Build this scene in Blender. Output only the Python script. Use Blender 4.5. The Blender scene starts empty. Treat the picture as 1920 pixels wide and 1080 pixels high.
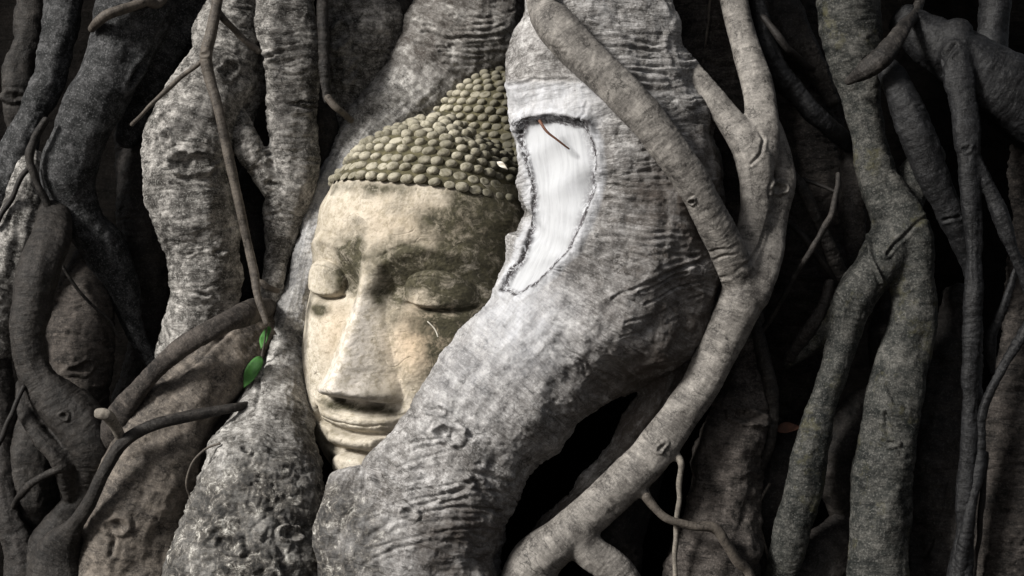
import bpy, math, random
import numpy as np
from mathutils import Vector, kdtree
random.seed(7); rng = np.random.default_rng(7)
S = bpy.context.scene
R = math.radians
# ------------------------------------------------------------------ camera, sky, sun, exposure
D = 3.0; ZC = 0.75                      # camera distance to the reference plane y = 0, eye height
cam = bpy.data.cameras.new('camera'); cam.sensor_width = 36; cam.lens = 36 * D / 1.92
cam.clip_start = 0.05; cam.clip_end = 2000
co = bpy.data.objects.new('camera', cam); S.collection.objects.link(co)
co.location = (0, -D, ZC); co.rotation_euler = (R(90), 0, 0); S.camera = co
SUN_DIR = Vector((-0.70, -0.53, 0.52)).normalized()      # towards the light
W = bpy.data.worlds.new('World'); S.world = W; W.use_nodes = True
nt = W.node_tree; bg = nt.nodes['Background']; sky = nt.nodes.new('ShaderNodeTexSky')
sky.sky_type = 'NISHITA'; sky.sun_disc = False
sky.sun_elevation = math.asin(SUN_DIR.z); sky.sun_rotation = math.atan2(SUN_DIR.x, SUN_DIR.y)
sky.air_density = 1.0; sky.dust_density = 4.0; sky.ozone_density = 1.0
hs = nt.nodes.new('ShaderNodeHueSaturation'); hs.inputs['Saturation'].default_value = 0.35
nt.links.new(sky.outputs[0], hs.inputs['Color']); nt.links.new(hs.outputs[0], bg.inputs[0])
bg.inputs[1].default_value = 0.05
sl = bpy.data.lights.new('sun', 'SUN'); sl.energy = 5.0; sl.angle = R(13); sl.color = (1, 0.965, 0.91)
so = bpy.data.objects.new('sun', sl); S.collection.objects.link(so)
so.rotation_euler = SUN_DIR.to_track_quat('Z', 'Y').to_euler(); so.location = SUN_DIR * 6
S.view_settings.view_transform = 'Standard'; S.view_settings.look = 'None'; S.view_settings.gamma = 1
S.view_settings.use_curve_mapping = False; S.view_settings.exposure = 0.36
S.render.engine = 'CYCLES'; S.cycles.max_bounces = 5

# ------------------------------------------------------------------ helpers
def P(px, py, d):                        # a point seen at (px, py) of the photo, standing d metres behind y = 0
    k = (D + d) / D / 1000
    return np.array([(px - 960) * k, d, ZC + (540 - py) * k])
_pr = np.random.default_rng(11)
PERM = np.concatenate([_pr.permutation(256)] * 3).astype(np.int32)
G3 = _pr.normal(size=(256, 3)); G3 /= np.linalg.norm(G3, axis=1)[:, None]; G3 = G3.astype(np.float32)
def perlin(p):
    p = p.astype(np.float32)
    i = np.floor(p).astype(np.int32); f = p - i; i &= 255
    w = f * f * f * (f * (f * 6 - 15) + 10)
    out = 0
    for a in (0, 1):
        for b in (0, 1):
            ab = PERM[PERM[i[:, 0] + a] + i[:, 1] + b]
            for c in (0, 1):
                g = G3[PERM[ab + i[:, 2] + c]]
                dt = g[:, 0]*(f[:, 0]-a) + g[:, 1]*(f[:, 1]-b) + g[:, 2]*(f[:, 2]-c)
                out = out + dt * (w[:, 0] if a else 1-w[:, 0]) * (w[:, 1] if b else 1-w[:, 1]) * (w[:, 2] if c else 1-w[:, 2])
    return out * 1.6
def fbm(p, o=3):
    s = 0; a = 1.0
    for k in range(o):
        s = s + a * perlin(p + 17.3 * k); p = p * 2.07; a *= .5
    return s
def sst(a, b, x):
    t = np.clip((x - a) / (b - a), 0, 1); return t * t * (3 - 2 * t)
def project(co_):
    k = (D + co_[:, 1]) / D / 1000
    return 960 + co_[:, 0] / k, 540 - (co_[:, 2] - ZC) / k
def dist_poly(x, y, pts, closed=False):
    pts = np.array(pts, float); best = np.full(len(x), 1e9)
    n = len(pts)
    for i in range(n if closed else n - 1):
        a = pts[i]; b = pts[(i + 1) % n]; ab = b - a
        t = np.clip(((x-a[0])*ab[0] + (y-a[1])*ab[1]) / (ab @ ab + 1e-9), 0, 1)
        best = np.minimum(best, np.hypot(x - a[0] - t*ab[0], y - a[1] - t*ab[1]))
    return best
def inside_poly(x, y, pts):
    c = np.zeros(len(x), bool); n = len(pts)
    for i in range(n):
        x1, y1 = pts[i]; x2, y2 = pts[(i+1) % n]
        if y1 == y2: continue
        c ^= ((y1 > y) != (y2 > y)) & (x < (x2-x1)*(y-y1)/(y2-y1) + x1)
    return c
def catmull(P_, step):
    P_ = np.array(P_, float)
    if len(P_) == 2:
        n = max(2, int(np.linalg.norm(P_[1, :3]-P_[0, :3]) / step)); t = np.linspace(0, 1, n+1)[:, None]
        return P_[0] * (1-t) + P_[1] * t
    Q = np.vstack([2*P_[0]-P_[1], P_, 2*P_[-1]-P_[-2]]); out = []
    for i in range(len(P_)-1):
        p0, p1, p2, p3 = Q[i:i+4]
        n = max(2, int(np.linalg.norm(p2[:3]-p1[:3]) / step))
        t = np.linspace(0, 1, n, endpoint=False)[:, None]
        out.append(.5*((2*p1) + (-p0+p2)*t + (2*p0-5*p1+4*p2-p3)*t**2 + (-p0+3*p1-3*p2+p3)*t**3))
    out.append(P_[-1][None]); return np.vstack(out)
def mesh_np(name, v, quads):
    me = bpy.data.meshes.new(name)
    v = np.ascontiguousarray(v, np.float32); q = np.ascontiguousarray(quads, np.int32)
    me.vertices.add(len(v)); me.vertices.foreach_set('co', v.ravel())
    me.loops.add(q.size); me.loops.foreach_set('vertex_index', q.ravel())
    me.polygons.add(len(q)); me.polygons.foreach_set('loop_start', np.arange(0, q.size, q.shape[1], dtype=np.int32))
    me.update(calc_edges=True); me.validate()
    return me
def smooth(me):
    me.polygons.foreach_set('use_smooth', np.ones(len(me.polygons), bool))
def vattr(me, name, arr):
    arr = np.ascontiguousarray(arr, np.float32)
    a = me.attributes.new(name, 'FLOAT_VECTOR' if arr.ndim == 2 else 'FLOAT', 'POINT')
    a.data.foreach_set('vector' if arr.ndim == 2 else 'value', arr.ravel())
def link(name, me, mat, parent=None, loc=None):
    o = bpy.data.objects.new(name, me); S.collection.objects.link(o)
    if me is not None and mat: me.materials.append(mat)
    if parent: o.parent = parent
    return o
def tag(o, label=None, cat=None, group=None, kind=None):
    for k, v in (('label', label), ('category', cat), ('group', group), ('kind', kind)):
        if v: o[k] = v
    return o
def empty(name, loc, label, cat, group=None):
    o = bpy.data.objects.new(name, None); S.collection.objects.link(o); o.location = loc
    o.empty_display_size = .05
    return tag(o, label, cat, group)
def put(child, root):                     # child meshes are made in world coordinates
    child.parent = root; child.location = -root.location

def get_v(me):
    v = np.empty(len(me.vertices)*3, np.float32); me.vertices.foreach_get('co', v); v = v.reshape(-1, 3)
    n = np.empty(len(me.vertices)*3, np.float32); me.vertices.foreach_get('normal', n)
    return v.astype(float), n.reshape(-1, 3).astype(float)
def split(me, groups, names):
    """groups: one number per vertex. Cuts the finished surface into meshes that keep the shared shading normals."""
    v, n = get_v(me); q = np.empty(len(me.loops), np.int32); me.loops.foreach_get('vertex_index', q); q = q.reshape(-1, 4)
    at = {}
    for a in me.attributes:
        if a.name in ('barkco', 'paint_light', 'crust', 'edge', 'tone', 'stain_shade', 'nose', 'warm', 'hp'):
            if a.data_type == 'FLOAT_VECTOR': b = np.empty(len(v)*3, np.float32); a.data.foreach_get('vector', b); at[a.name] = b.reshape(-1, 3)
            else: b = np.empty(len(v), np.float32); a.data.foreach_get('value', b); at[a.name] = b
    fg = np.max(groups[q], 1); out = []
    for k, nm in enumerate(names):
        qq = q[fg == k]
        if len(qq) < 60: out.append(None); continue
        ids, inv = np.unique(qq, return_inverse=True)
        m = mesh_np(nm, v[ids], inv.reshape(-1, 4)); smooth(m)
        for a, b in at.items(): vattr(m, a, b[ids])
        m.normals_split_custom_set_from_vertices(n[ids].tolist()); out.append(m)
    return out

# ------------------------------------------------------------------ materials
class N:
    def __init__(s, name):
        s.m = bpy.data.materials.new(name); s.m.use_nodes = True; s.t = s.m.node_tree
        s.b = s.t.nodes['Principled BSDF']
    def n(s, typ, **kw):
        x = s.t.nodes.new('ShaderNode' + typ)
        for k, v in kw.items(): setattr(x, k, v)
        return x
    def l(s, a, b): s.t.links.new(a, b)
    def attr(s, name):
        return s.n('Attribute', attribute_name=name)
    def vscale(s, vec, sc):
        x = s.n('VectorMath', operation='MULTIPLY'); s.l(vec, x.inputs[0]); x.inputs[1].default_value = sc; return x.outputs[0]
    def noise(s, vec, scale, detail=4, rough=.6, dist=0):
        x = s.n('TexNoise'); s.l(vec, x.inputs['Vector'])
        x.inputs['Scale'].default_value = scale; x.inputs['Detail'].default_value = detail
        x.inputs['Roughness'].default_value = rough; x.inputs['Distortion'].default_value = dist
        return x.outputs['Fac']
    def ramp(s, fac, *st):
        x = s.n('ValToRGB'); s.l(fac, x.inputs[0]); e = x.color_ramp.elements
        while len(e) < len(st): e.new(.5)
        for q, (p, c) in zip(e, st):
            q.position = p; q.color = (c, c, c, 1) if isinstance(c, (int, float)) else (*c, 1)
        return x.outputs[0]
    def mix(s, fac, a, b, mode='MIX'):
        x = s.n('Mix', data_type='RGBA', blend_type=mode)
        for v, i in ((fac, 0), (a, 6), (b, 7)):
            if isinstance(v, (int, float)): x.inputs[i].default_value = v
            elif isinstance(v, tuple): x.inputs[i].default_value = (*v, 1)
            else: s.l(v, x.inputs[i])
        return x.outputs[2]
    def math(s, op, a, b=0.):
        x = s.n('Math', operation=op)
        for v, i in ((a, 0), (b, 1)):
            if isinstance(v, (int, float)): x.inputs[i].default_value = v
            else: s.l(v, x.inputs[i])
        return x.outputs[0]
    def bump(s, h, strength, dist, prev=None):
        x = s.n('Bump'); s.l(h, x.inputs['Height']); x.inputs['Strength'].default_value = strength
        x.inputs['Distance'].default_value = dist
        if prev: s.l(prev, x.inputs['Normal'])
        return x.outputs[0]

def bark(name, light, dark, ring=.5, fibre=.4, mottle=.5, speck=.3, rough=.8, moss=None, bs=1.0, paint_light=False):
    s = N(name); bc = s.attr('barkco').outputs['Vector']; oc = s.n('TexCoord').outputs['Object']
    big = s.noise(oc, 9, 5, .65, .6)
    mid = s.noise(oc, 45, 5, .7)
    fine = s.noise(oc, 260, 3, .7)
    rg = s.noise(s.vscale(bc, (1, .09, 1)), 120, 6, .78, 1.1)
    fb = s.noise(s.vscale(bc, (.16, 1, 1)), 130, 5, .75, .9)
    mid_dark = tuple(.55*a + .45*b for a, b in zip(light, dark))
    patch = s.noise(s.vscale(bc, (1, .55, 1)), 26, 8, .78, .7)
    streak = s.noise(s.vscale(bc, (1, .16, 1)), 75, 8, .82, .8)
    tot = s.math('ADD', s.math('ADD', s.math('MULTIPLY', big, .32), s.math('MULTIPLY', patch, .3)), s.math('MULTIPLY', streak, .38))
    c = s.mix(s.ramp(tot, (.42, 0), (.56, 1)), dark, light)
    c = s.mix(s.math('MULTIPLY', s.ramp(mid, (.42, 1), (.62, 0)), mottle), c, dark)
    c = s.mix(s.math('MULTIPLY', s.math('MULTIPLY', s.ramp(rg, (.38, 1), (.5, 0)), ring), s.ramp(patch, (.4, 1), (.56, .15))), c, tuple(.35*a for a in dark))
    c = s.mix(s.math('MULTIPLY', s.ramp(fb, (.36, 1), (.5, 0)), fibre * .8), c, tuple(.6*a for a in dark))
    c = s.mix(s.math('MULTIPLY', s.ramp(fine, (.54, 0), (.66, 1)), speck), c, tuple(min(.75, 1.5*a + .03) for a in light))
    c = s.mix(s.math('MULTIPLY', s.ramp(fine, (.36, 1), (.46, 0)), speck), c, tuple(.3*a for a in dark))
    vd = s.n('TexVoronoi', feature='DISTANCE_TO_EDGE'); cd = s.n('TexNoise'); s.l(bc, cd.inputs['Vector']); cd.inputs['Scale'].default_value = 40; cd.inputs['Detail'].default_value = 4
    ad = s.n('VectorMath', operation='MULTIPLY_ADD'); s.l(cd.outputs['Color'], ad.inputs[0]); ad.inputs[1].default_value = (.05, .05, .05); s.l(s.vscale(bc, (1, .38, 1)), ad.inputs[2])
    s.l(ad.outputs[0], vd.inputs['Vector']); vd.inputs['Scale'].default_value = 34
    crk = s.math('MULTIPLY', s.ramp(vd.outputs[0], (0, 1), (.055, 0)), s.ramp(patch, (.44, 1), (.54, 0)))
    c = s.mix(s.math('MULTIPLY', crk, .8), c, tuple(.25*a for a in dark))
    if moss:
        c = s.mix(s.math('MULTIPLY', s.ramp(s.noise(oc, 14, 6, .75), (.55, 0), (.68, 1)), .7), c, moss)
    if paint_light:
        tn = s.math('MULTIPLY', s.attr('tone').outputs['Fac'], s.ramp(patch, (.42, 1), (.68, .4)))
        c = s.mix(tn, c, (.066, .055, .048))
        pa = s.attr('paint_light').outputs['Fac']; pn = s.noise(s.vscale(bc, (.2, 1, 1)), 60, 6, .8)
        pf = s.math('MULTIPLY', pa, s.ramp(pn, (.3, .35), (.6, 1)))
        ckn = s.noise(oc, 70, 6, .8, 1.2)
        c = s.mix(pf, c, (.50, .51, .54))
        cw = s.math('MULTIPLY', s.attr('edge').outputs['Fac'], s.ramp(ckn, (.40, 0), (.5, 1)))
        c = s.mix(cw, c, (.035, .032, .034))
        cr = s.attr('crust').outputs['Fac']
        cn = s.noise(oc, 42, 8, .82, .5)
        c = s.mix(cr, c, s.ramp(cn, (.46, (.010, .010, .010)), (.55, (.09, .082, .072)), (.64, (.55, .54, .50))))
    s.l(c, s.b.inputs['Base Color'])
    s.b.inputs['Roughness'].default_value = rough; s.b.inputs['Specular IOR Level'].default_value = .2
    b = s.bump(rg, .75*ring*bs + .08, .006)
    b = s.bump(fb, .45*fibre*bs + .05, .004, b)
    b = s.bump(crk, -.5*bs, .004, b)
    b = s.bump(mid, .45*bs, .008, b)
    b = s.bump(fine, .3*bs, .002, b)
    s.l(b, s.b.inputs['Normal']); return s.m

BK = {}
BK['main'] = bark('pale_main_bark', (.52, .51, .505), (.10, .093, .087), .7, .2, .6, .25, .9, bs=1.2, paint_light=True)
BK['pale'] = bark('pale_grey_bark', (.50, .48, .455), (.035, .032, .029), .9, .2, .8, .25, .85)
BK['arch'] = bark('pale_arch_bark', (.60, .585, .56), (.075, .07, .064), .8, .3, .7, .25, .9, paint_light=True)
BK['warm'] = bark('smooth_tan_bark', (.26, .235, .20), (.075, .067, .059), .3, .3, .5, .2, .7, bs=.6)
BK['fork'] = bark('smooth_silver_bark', (.29, .272, .25), (.06, .055, .051), .3, .3, .5, .2, .65, bs=.6)
BK['swell'] = bark('dull_tan_bark', (.21, .182, .155), (.035, .031, .028), .35, .2, .6, .25, .75, bs=.8)
BK['warmring'] = bark('brown_ringed_bark', (.11, .095, .084), (.02, .0175, .016), .8, .3, .6, .25, .75)
BK['mid'] = bark('grey_brown_bark', (.045, .040, .036), (.008, .0072, .0068), .5, .4, .6, .3, .6)  # this and the grey, slate and lichened barks carry corner vignette in their colour
BK['grey'] = bark('cool_grey_bark', (.09, .09, .093), (.005, .006, .0065), .35, .35, .85, .5, .7)
BK['dark'] = bark('dark_shade_bark', (.045, .040, .037), (.010, .009, .0085), .5, .4, .5, .4, .6, bs=.9)  # darkness of the view's edges and gaps put into the bark colour
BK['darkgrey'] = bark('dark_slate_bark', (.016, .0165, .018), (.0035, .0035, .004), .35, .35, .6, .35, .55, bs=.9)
BK['ring'] = bark('ringed_dark_bark', (.065, .056, .05), (.009, .008, .0075), 1.0, .2, .5, .3, .8, bs=1.4)
BK['hang'] = bark('knobbly_brown_bark', (.12, .105, .095), (.02, .0175, .016), 1.0, .2, .5, .3, .8, bs=1.3)
BK['moss'] = bark('lichened_bark', (.09, .0875, .08), (.006, .0078, .0073), .5, .4, .75, .4, .75, moss=(.06, .056, .028))
BK['vine'] = bark('thin_brown_root_bark', (.12, .104, .088), (.035, .03, .026), .4, .4, .3, .2, .6, bs=.5)
BK['darkvine'] = bark('thin_dark_root_bark', (.022, .0195, .018), (.008, .007, .0065), .4, .4, .3, .3, .6, bs=.5)

# ------------------------------------------------------------------ root builder
def extend(pts):
    pts = [tuple(map(float, p)) for p in pts]
    def ext(a, b, ylim, grow):
        sl_ = (b[0]-a[0]) / max(abs(b[1]-a[1]), 20); dy = ylim - b[1]
        x = b[0] + np.clip(sl_, -.7, .7) * abs(dy) * .35
        return [((b[0]+x)/2 + 8, b[1]+dy*.5, b[2]*(1+grow*.5), b[3]), (x, ylim, b[2]*(1+grow), b[3])]
    if pts[-1][1] >= 1060: pts += ext(pts[-2], pts[-1], 1330, .2)
    if pts[0][1] <= 8: pts = ext(pts[1], pts[0], -420, .1)[::-1] + pts
    return pts
def centre(pts, step=.012):
    w = [list(P(x, y, d)) + [r * (D + d) / D / 1000] for x, y, r, d in pts]
    c = catmull(w, step); c[:, 3] = np.maximum(c[:, 3], .0012)
    return c
def frames(c):
    t = np.gradient(c[:, :3], axis=0); t /= np.linalg.norm(t, axis=1)[:, None] + 1e-9
    w_ = int(min(len(c)//3, max(1, np.max(c[:, 3])/.012*1.1)))
    if w_ > 2:
        k_ = np.hanning(2*w_+3)[1:-1]; k_ /= k_.sum(); tp = np.vstack([np.repeat(t[:1], w_, 0), t, np.repeat(t[-1:], w_, 0)])
        t = np.stack([np.convolve(tp[:, q], k_, 'valid') for q in range(3)], 1); t /= np.linalg.norm(t, axis=1)[:, None] + 1e-9
    f = np.tile([0., -1., 0.], (len(c), 1)); f -= t * (f * t).sum(1)[:, None]
    f /= np.linalg.norm(f, axis=1)[:, None] + 1e-6
    return t, f, np.cross(t, f)
def tube(c, seg, flat, seed, round_=True):
    t, f, sd = frames(c); n = len(c)
    cc = c.copy()
    if round_:                              # rounded ends
        k = 4
        for e in range(2):
            i0 = 0 if e == 0 else n-1; dr = -t[0] if e == 0 else t[-1]
            cap = []
            for q in range(1, k+1):
                a = q / k * math.pi/2 * .97
                cap.append(np.r_[c[i0, :3] + dr * c[i0, 3] * math.sin(a) * .8, c[i0, 3] * math.cos(a)])
            cap = np.array(cap)
            rep = lambda v, i: np.repeat(v[i:i+1], k, 0)
            if e == 0: cc = np.vstack([cap[::-1], cc]); F = rep(f, 0); SD = rep(sd, 0)
            else: cc = np.vstack([cc, cap]); f = np.vstack([F, f, rep(f, n-1)]); sd = np.vstack([SD, sd, rep(sd, n-1)])
    a = np.linspace(0, 2*math.pi, seg, endpoint=False); m = len(cc)
    L = np.arange(m) * .012
    q = np.stack([np.repeat(L*7, seg), np.tile(np.cos(a), m)*.9 + seed, np.tile(np.sin(a), m)*.9], 1)
    rr = np.repeat(cc[:, 3], seg) * (1 + .13*perlin(q) + .06*perlin(q*2.3))
    A = np.tile(a, m)
    v = np.repeat(cc[:, :3], seg, 0) + (np.cos(A)*rr*flat)[:, None]*np.repeat(f, seg, 0) + (np.sin(A)*rr)[:, None]*np.repeat(sd, seg, 0)
    i = np.arange(m-1)[:, None]*seg; j = np.arange(seg)[None]; j2 = (j+1) % seg
    qd = np.stack([i+j, i+j2, i+seg+j2, i+seg+j], -1).reshape(-1, 4)
    v = np.vstack([v, cc[0, :3], cc[-1, :3]])
    tri = [(len(v)-2, (b+1) % seg, b, b) for b in range(seg)] + [(len(v)-1, (m-1)*seg+b, (m-1)*seg+(b+1) % seg, (m-1)*seg+(b+1) % seg) for b in range(seg)]
    return v, qd, tri
def raw_mesh(tubes, seg, flat, seed):
    vs = []; fs = []; off = 0
    for k, c in enumerate(tubes):
        v, q, tri = tube(c, seg, flat, seed + 3*k)
        vs.append(v); fs += [tuple(x + off) for x in q] + [tuple(x + off for x in t_[:3]) for t_ in tri]; off += len(v)
    me = bpy.data.meshes.new('raw'); me.from_pydata(np.vstack(vs).tolist(), [], [tuple(int(y) for y in x) for x in fs]); return me
def remeshed(me, vox, it):
    o = bpy.data.objects.new('raw', me); S.collection.objects.link(o)
    m = o.modifiers.new('r', 'REMESH'); m.mode = 'VOXEL'; m.voxel_size = vox
    s = o.modifiers.new('s', 'SMOOTH'); s.factor = .5; s.iterations = it
    dg = bpy.context.evaluated_depsgraph_get(); out = bpy.data.meshes.new_from_object(o.evaluated_get(dg))
    bpy.data.objects.remove(o); return out
def get_v(me):
    v = np.empty(len(me.vertices)*3, np.float32); me.vertices.foreach_get('co', v); v = v.reshape(-1, 3)
    n = np.empty(len(me.vertices)*3, np.float32); me.vertices.foreach_get('normal', n)
    return v.astype(float), n.reshape(-1, 3).astype(float)
def bark_coords(v, tubes, seed):
    C = []; T = []; F = []; SD = []; L = []
    for k, c in enumerate(tubes):
        t, f, sd = frames(c); C.append(c); T.append(t); F.append(f); SD.append(sd)
        L.append(np.r_[0, np.cumsum(np.linalg.norm(np.diff(c[:, :3], axis=0), axis=1))] + 5.3*k)
    C = np.vstack(C); T = np.vstack(T); F = np.vstack(F); SD = np.vstack(SD); L = np.concatenate(L)
    idx = np.empty(len(v), np.int32)
    for a in range(0, len(v), 20000):
        b = v[a:a+20000]
        d2 = ((b**2).sum(1)[:, None] - 2*b @ C[:, :3].T + (C[:, :3]**2).sum(1)[None])
        idx[a:a+20000] = np.argmin(np.sqrt(np.maximum(d2, 0)) / (C[:, 3][None]**.6), 1)
    dv = v - C[idx, :3]
    s_ = L[idx] + (dv * T[idx]).sum(1)
    th = np.arctan2((dv*SD[idx]).sum(1), (dv*F[idx]).sum(1))
    rm = np.average(C[:, 3])
    global LAST_TUBE
    LAST_TUBE = np.concatenate([np.full(len(c), k) for k, c in enumerate(tubes)])[idx]
    return np.stack([s_, th*rm, np.full(len(v), seed*1.37)], 1)

def detail(v, n, bcd, p, knots=(), grooves=(), blobs=()):
    vox = p['vox']
    d = p.get('lump', .006) * fbm(v*11 + p['seed'], 3)
    w = bcd + .012 * np.stack([perlin(v*25), perlin(v*25+9), np.zeros(len(v))], 1)
    rg = perlin(w * [70, 5, 1]); rg2 = perlin(w * [140, 9, 1] + 3.3)
    amp = .4 + .6*sst(-.2, .5, perlin(v*6 + 4 + p['seed']))
    d -= p.get('ring', .0022) * amp * (np.clip(1-np.abs(rg)*3.0, 0, 1)**2 + .6*np.clip(1-np.abs(rg2)*3.0, 0, 1)**2)
    fb = perlin(w * [7, 55, 1] + 1.7); d += p.get('fib', .0012) * fb
    d += p.get('rough', .0012) * fbm(v*85, 2)
    x, y = project(v)
    front = sst(.05, .3, -n[:, 1])
    jx = x + 6*perlin(v*38) + 3*perlin(v*95); jy = y + 6*perlin(v*38+7) + 3*perlin(v*95+7)
    for kx, ky, rx, ry, ang, h in knots:                    # healed branch scars: raised rings around a sunken eye
        ca, sa = math.cos(R(ang)), math.sin(R(ang))
        u = ((jx-kx)*ca + (jy-ky)*sa)/rx; q = (-(jx-kx)*sa + (jy-ky)*ca)/ry
        rr = np.hypot(u, q)
        d += front*h*(np.exp(-((rr-1)/.25)**2)*(1+.7*perlin(v*55)) - 1.3*np.exp(-(rr/.55)**2)*(1+.8*perlin(v*70+3)) - .35*np.exp(-((rr-1.45)/.16)**2))
    gj = None
    for pts, wd, dp in grooves:
        if gj is None: gj = (x + 3*perlin(v*22), y + 3*perlin(v*22+7), 1+.35*perlin(v*30+2), np.clip(.75+.9*perlin(v*16+9), .15, 1.3))
        pa_ = np.array(pts); m_ = (gj[0] > pa_[:, 0].min()-22) & (gj[0] < pa_[:, 0].max()+22) & (gj[1] > pa_[:, 1].min()-22) & (gj[1] < pa_[:, 1].max()+22)
        dd = np.full(len(v), 1e3); dd[m_] = dist_poly(gj[0][m_], gj[1][m_], pts)*gj[2][m_]; dp = dp*gj[3]
        d -= front*dp*np.exp(-(dd/wd)**2) - front*.35*dp*np.exp(-((dd-2.2*wd)/wd)**2)
    return d

ALL = []
def root(name, label, mat, tubes, cat='tree root', group='roots of the fig tree tangled round the stone head', flat=.85, seg=20, vox=None, smooth_it=None, knots=(), grooves=(), thin=(), post=None, branch='side_root', **kw):
    """tubes: list of lists of (px, py, radius, depth). thin: list of (name, pts, mat) rootlets, kept as parts."""
    seed = len(ALL)*2.71 + 1; ALL.append(name)
    tb = [centre(extend(t)) for t in tubes]
    rmin = min(min(p[2] for p in t) for t in tubes)
    vox = vox or min(.0042, max(.0022, rmin/1000/4.5))
    me = remeshed(raw_mesh(tb, seg, flat, seed), vox, smooth_it or (14 if len(tb) > 1 else 5))
    v, n = get_v(me); bcd = bark_coords(v, tb, seed)
    p = dict(seed=seed, vox=vox); 
    sc = min(1.0, .35 + rmin/45)
    for k, dflt in (('lump', .007), ('ring', .0026), ('fib', .0014), ('rough', .0012)): p[k] = kw.get(k, dflt)*sc
    tid = LAST_TUBE
    d = detail(v, n, bcd, p, knots, grooves)
    me.vertices.foreach_set('co', (v + n*d[:, None]).astype(np.float32).ravel())
    me.name = name; vattr(me, 'barkco', bcd); smooth(me); me.update()
    mats = {}; grp = tid.copy(); names = ['main_stem'] + [branch]*(len(tb)-1)
    extra = post(me, v, n, d, bcd) if post else None
    if extra: grp = np.where(extra[0], len(tb), tid); names.append(extra[1]); mats[len(tb)] = extra[2]
    me.materials.clear()
    if len(names) == 1 and not thin:
        o = link(name, me, BK[mat]); tag(o, label, cat, group); return o
    base = v[np.argmin(v[:, 2])]
    e = empty(name, Vector(base), label, cat, group)
    if len(names) == 1: put(link('main_stem', me, BK[mat]), e)
    else:
        for k, m in enumerate(split(me, grp, names)):
            if m is None: continue
            o = link(names[k], m, mats.get(k, BK[mat])); put(o, e)
            if k in mats: o['label'] = extra[3]
        bpy.data.meshes.remove(me)
    for nm, pts, m2 in thin: put(thin_mesh(nm, pts, m2), e)
    return e
def thin_mesh(nm, pts, m2, seg=12):
    seed = random.random()*50
    c = centre(extend(pts), .006)
    wob = np.stack([perlin(np.stack([np.arange(len(c))*.13, np.full(len(c), seed + k), np.zeros(len(c))], 1)) for k in range(3)], 1)
    c[:, :3] += wob * np.minimum(c[:, 3:4]*.7, .004); c[:, 3] *= 1 + .18*perlin(np.stack([np.arange(len(c))*.21, np.full(len(c), seed), np.zeros(len(c))], 1))
    me = raw_mesh([c], seg, 1.0, seed); smooth(me)
    v, n = get_v(me); vattr(me, 'barkco', bark_coords(v, [c], seed)); me.name = nm
    return link(nm, me, BK[m2])
def thin_root(name, label, pts, mat='vine', cat='thin root', group='thin rootlets hanging among the thick roots'):
    ALL.append(name); o = thin_mesh(name, pts, mat); tag(o, label, cat, group); return o

#@@STRUCTURE
# ------------------------------------------------------------------ the setting
def soil_mat():
    s = N('dark_soil'); oc = s.n('TexCoord').outputs['Object']
    c = s.ramp(s.noise(oc, 12, 8, .7), (.35, (.018, .014, .011)), (.7, (.07, .055, .042)))
    s.l(c, s.b.inputs['Base Color']); s.b.inputs['Roughness'].default_value = .95
    s.l(s.bump(s.noise(oc, 30, 8, .8), .8, .03), s.b.inputs['Normal']); return s.m
g = 60
xs = np.sign(np.linspace(-1, 1, g+1)) * np.abs(np.linspace(-1, 1, g+1))**4 * 600
X, Y = np.meshgrid(xs, xs); Zg = .03*perlin(np.stack([X.ravel()*1.1, Y.ravel()*1.1, X.ravel()*0], 1))
Vg = np.stack([X.ravel(), Y.ravel(), Zg], 1); i = np.arange(g)[:, None]*(g+1) + np.arange(g)[None]
me = mesh_np('ground', Vg, np.stack([i, i+1, i+g+2, i+g+1], -1).reshape(-1, 4)); smooth(me)
tag(link('ground', me, soil_mat()), kind='structure')
# added backing trunk, gap shade put into its colour: a fluted closed column
def back_trunk():
    nu, nv = 420, 200
    a = np.linspace(0, 2*math.pi, nu, endpoint=False); z = np.linspace(-.1, 3.2, nv)
    A, Z = np.meshgrid(a, z); A = A.ravel(); Z = Z.ravel()
    q = np.stack([np.cos(A)*3.2, np.sin(A)*3.2, Z*.7], 1)
    rr = 1 + .13*perlin(q) + .07*perlin(q*2.5+3) + .02*perlin(q*8)
    flare = 1 + .25*np.exp(-Z/.35)
    x = 1.75*np.cos(A)*rr*flare; y = 1.62 + .95*np.sin(A)*rr*flare
    v = np.stack([x, y, Z], 1); i = np.arange(nv-1)[:, None]*nu; j = np.arange(nu)[None]; j2 = (j+1) % nu
    f = np.stack([i+j, i+j2, i+nu+j2, i+nu+j], -1).reshape(-1, 4)
    me = mesh_np('fig_tree_trunk', v, f); smooth(me)
    vattr(me, 'barkco', np.stack([Z, A*1.2, Z*0], 1))
    BT = bark('gap_shade_bark', (.007, .006, .0055), (.003, .0028, .0026), .6, .3, .5, .1, 1.0); BT.node_tree.nodes['Principled BSDF'].inputs['Specular IOR Level'].default_value = .02
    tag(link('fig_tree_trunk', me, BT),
        'broad trunk with gap shade in its black colour, seen only through the gaps between the roots', 'tree trunk')
back_trunk()
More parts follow.
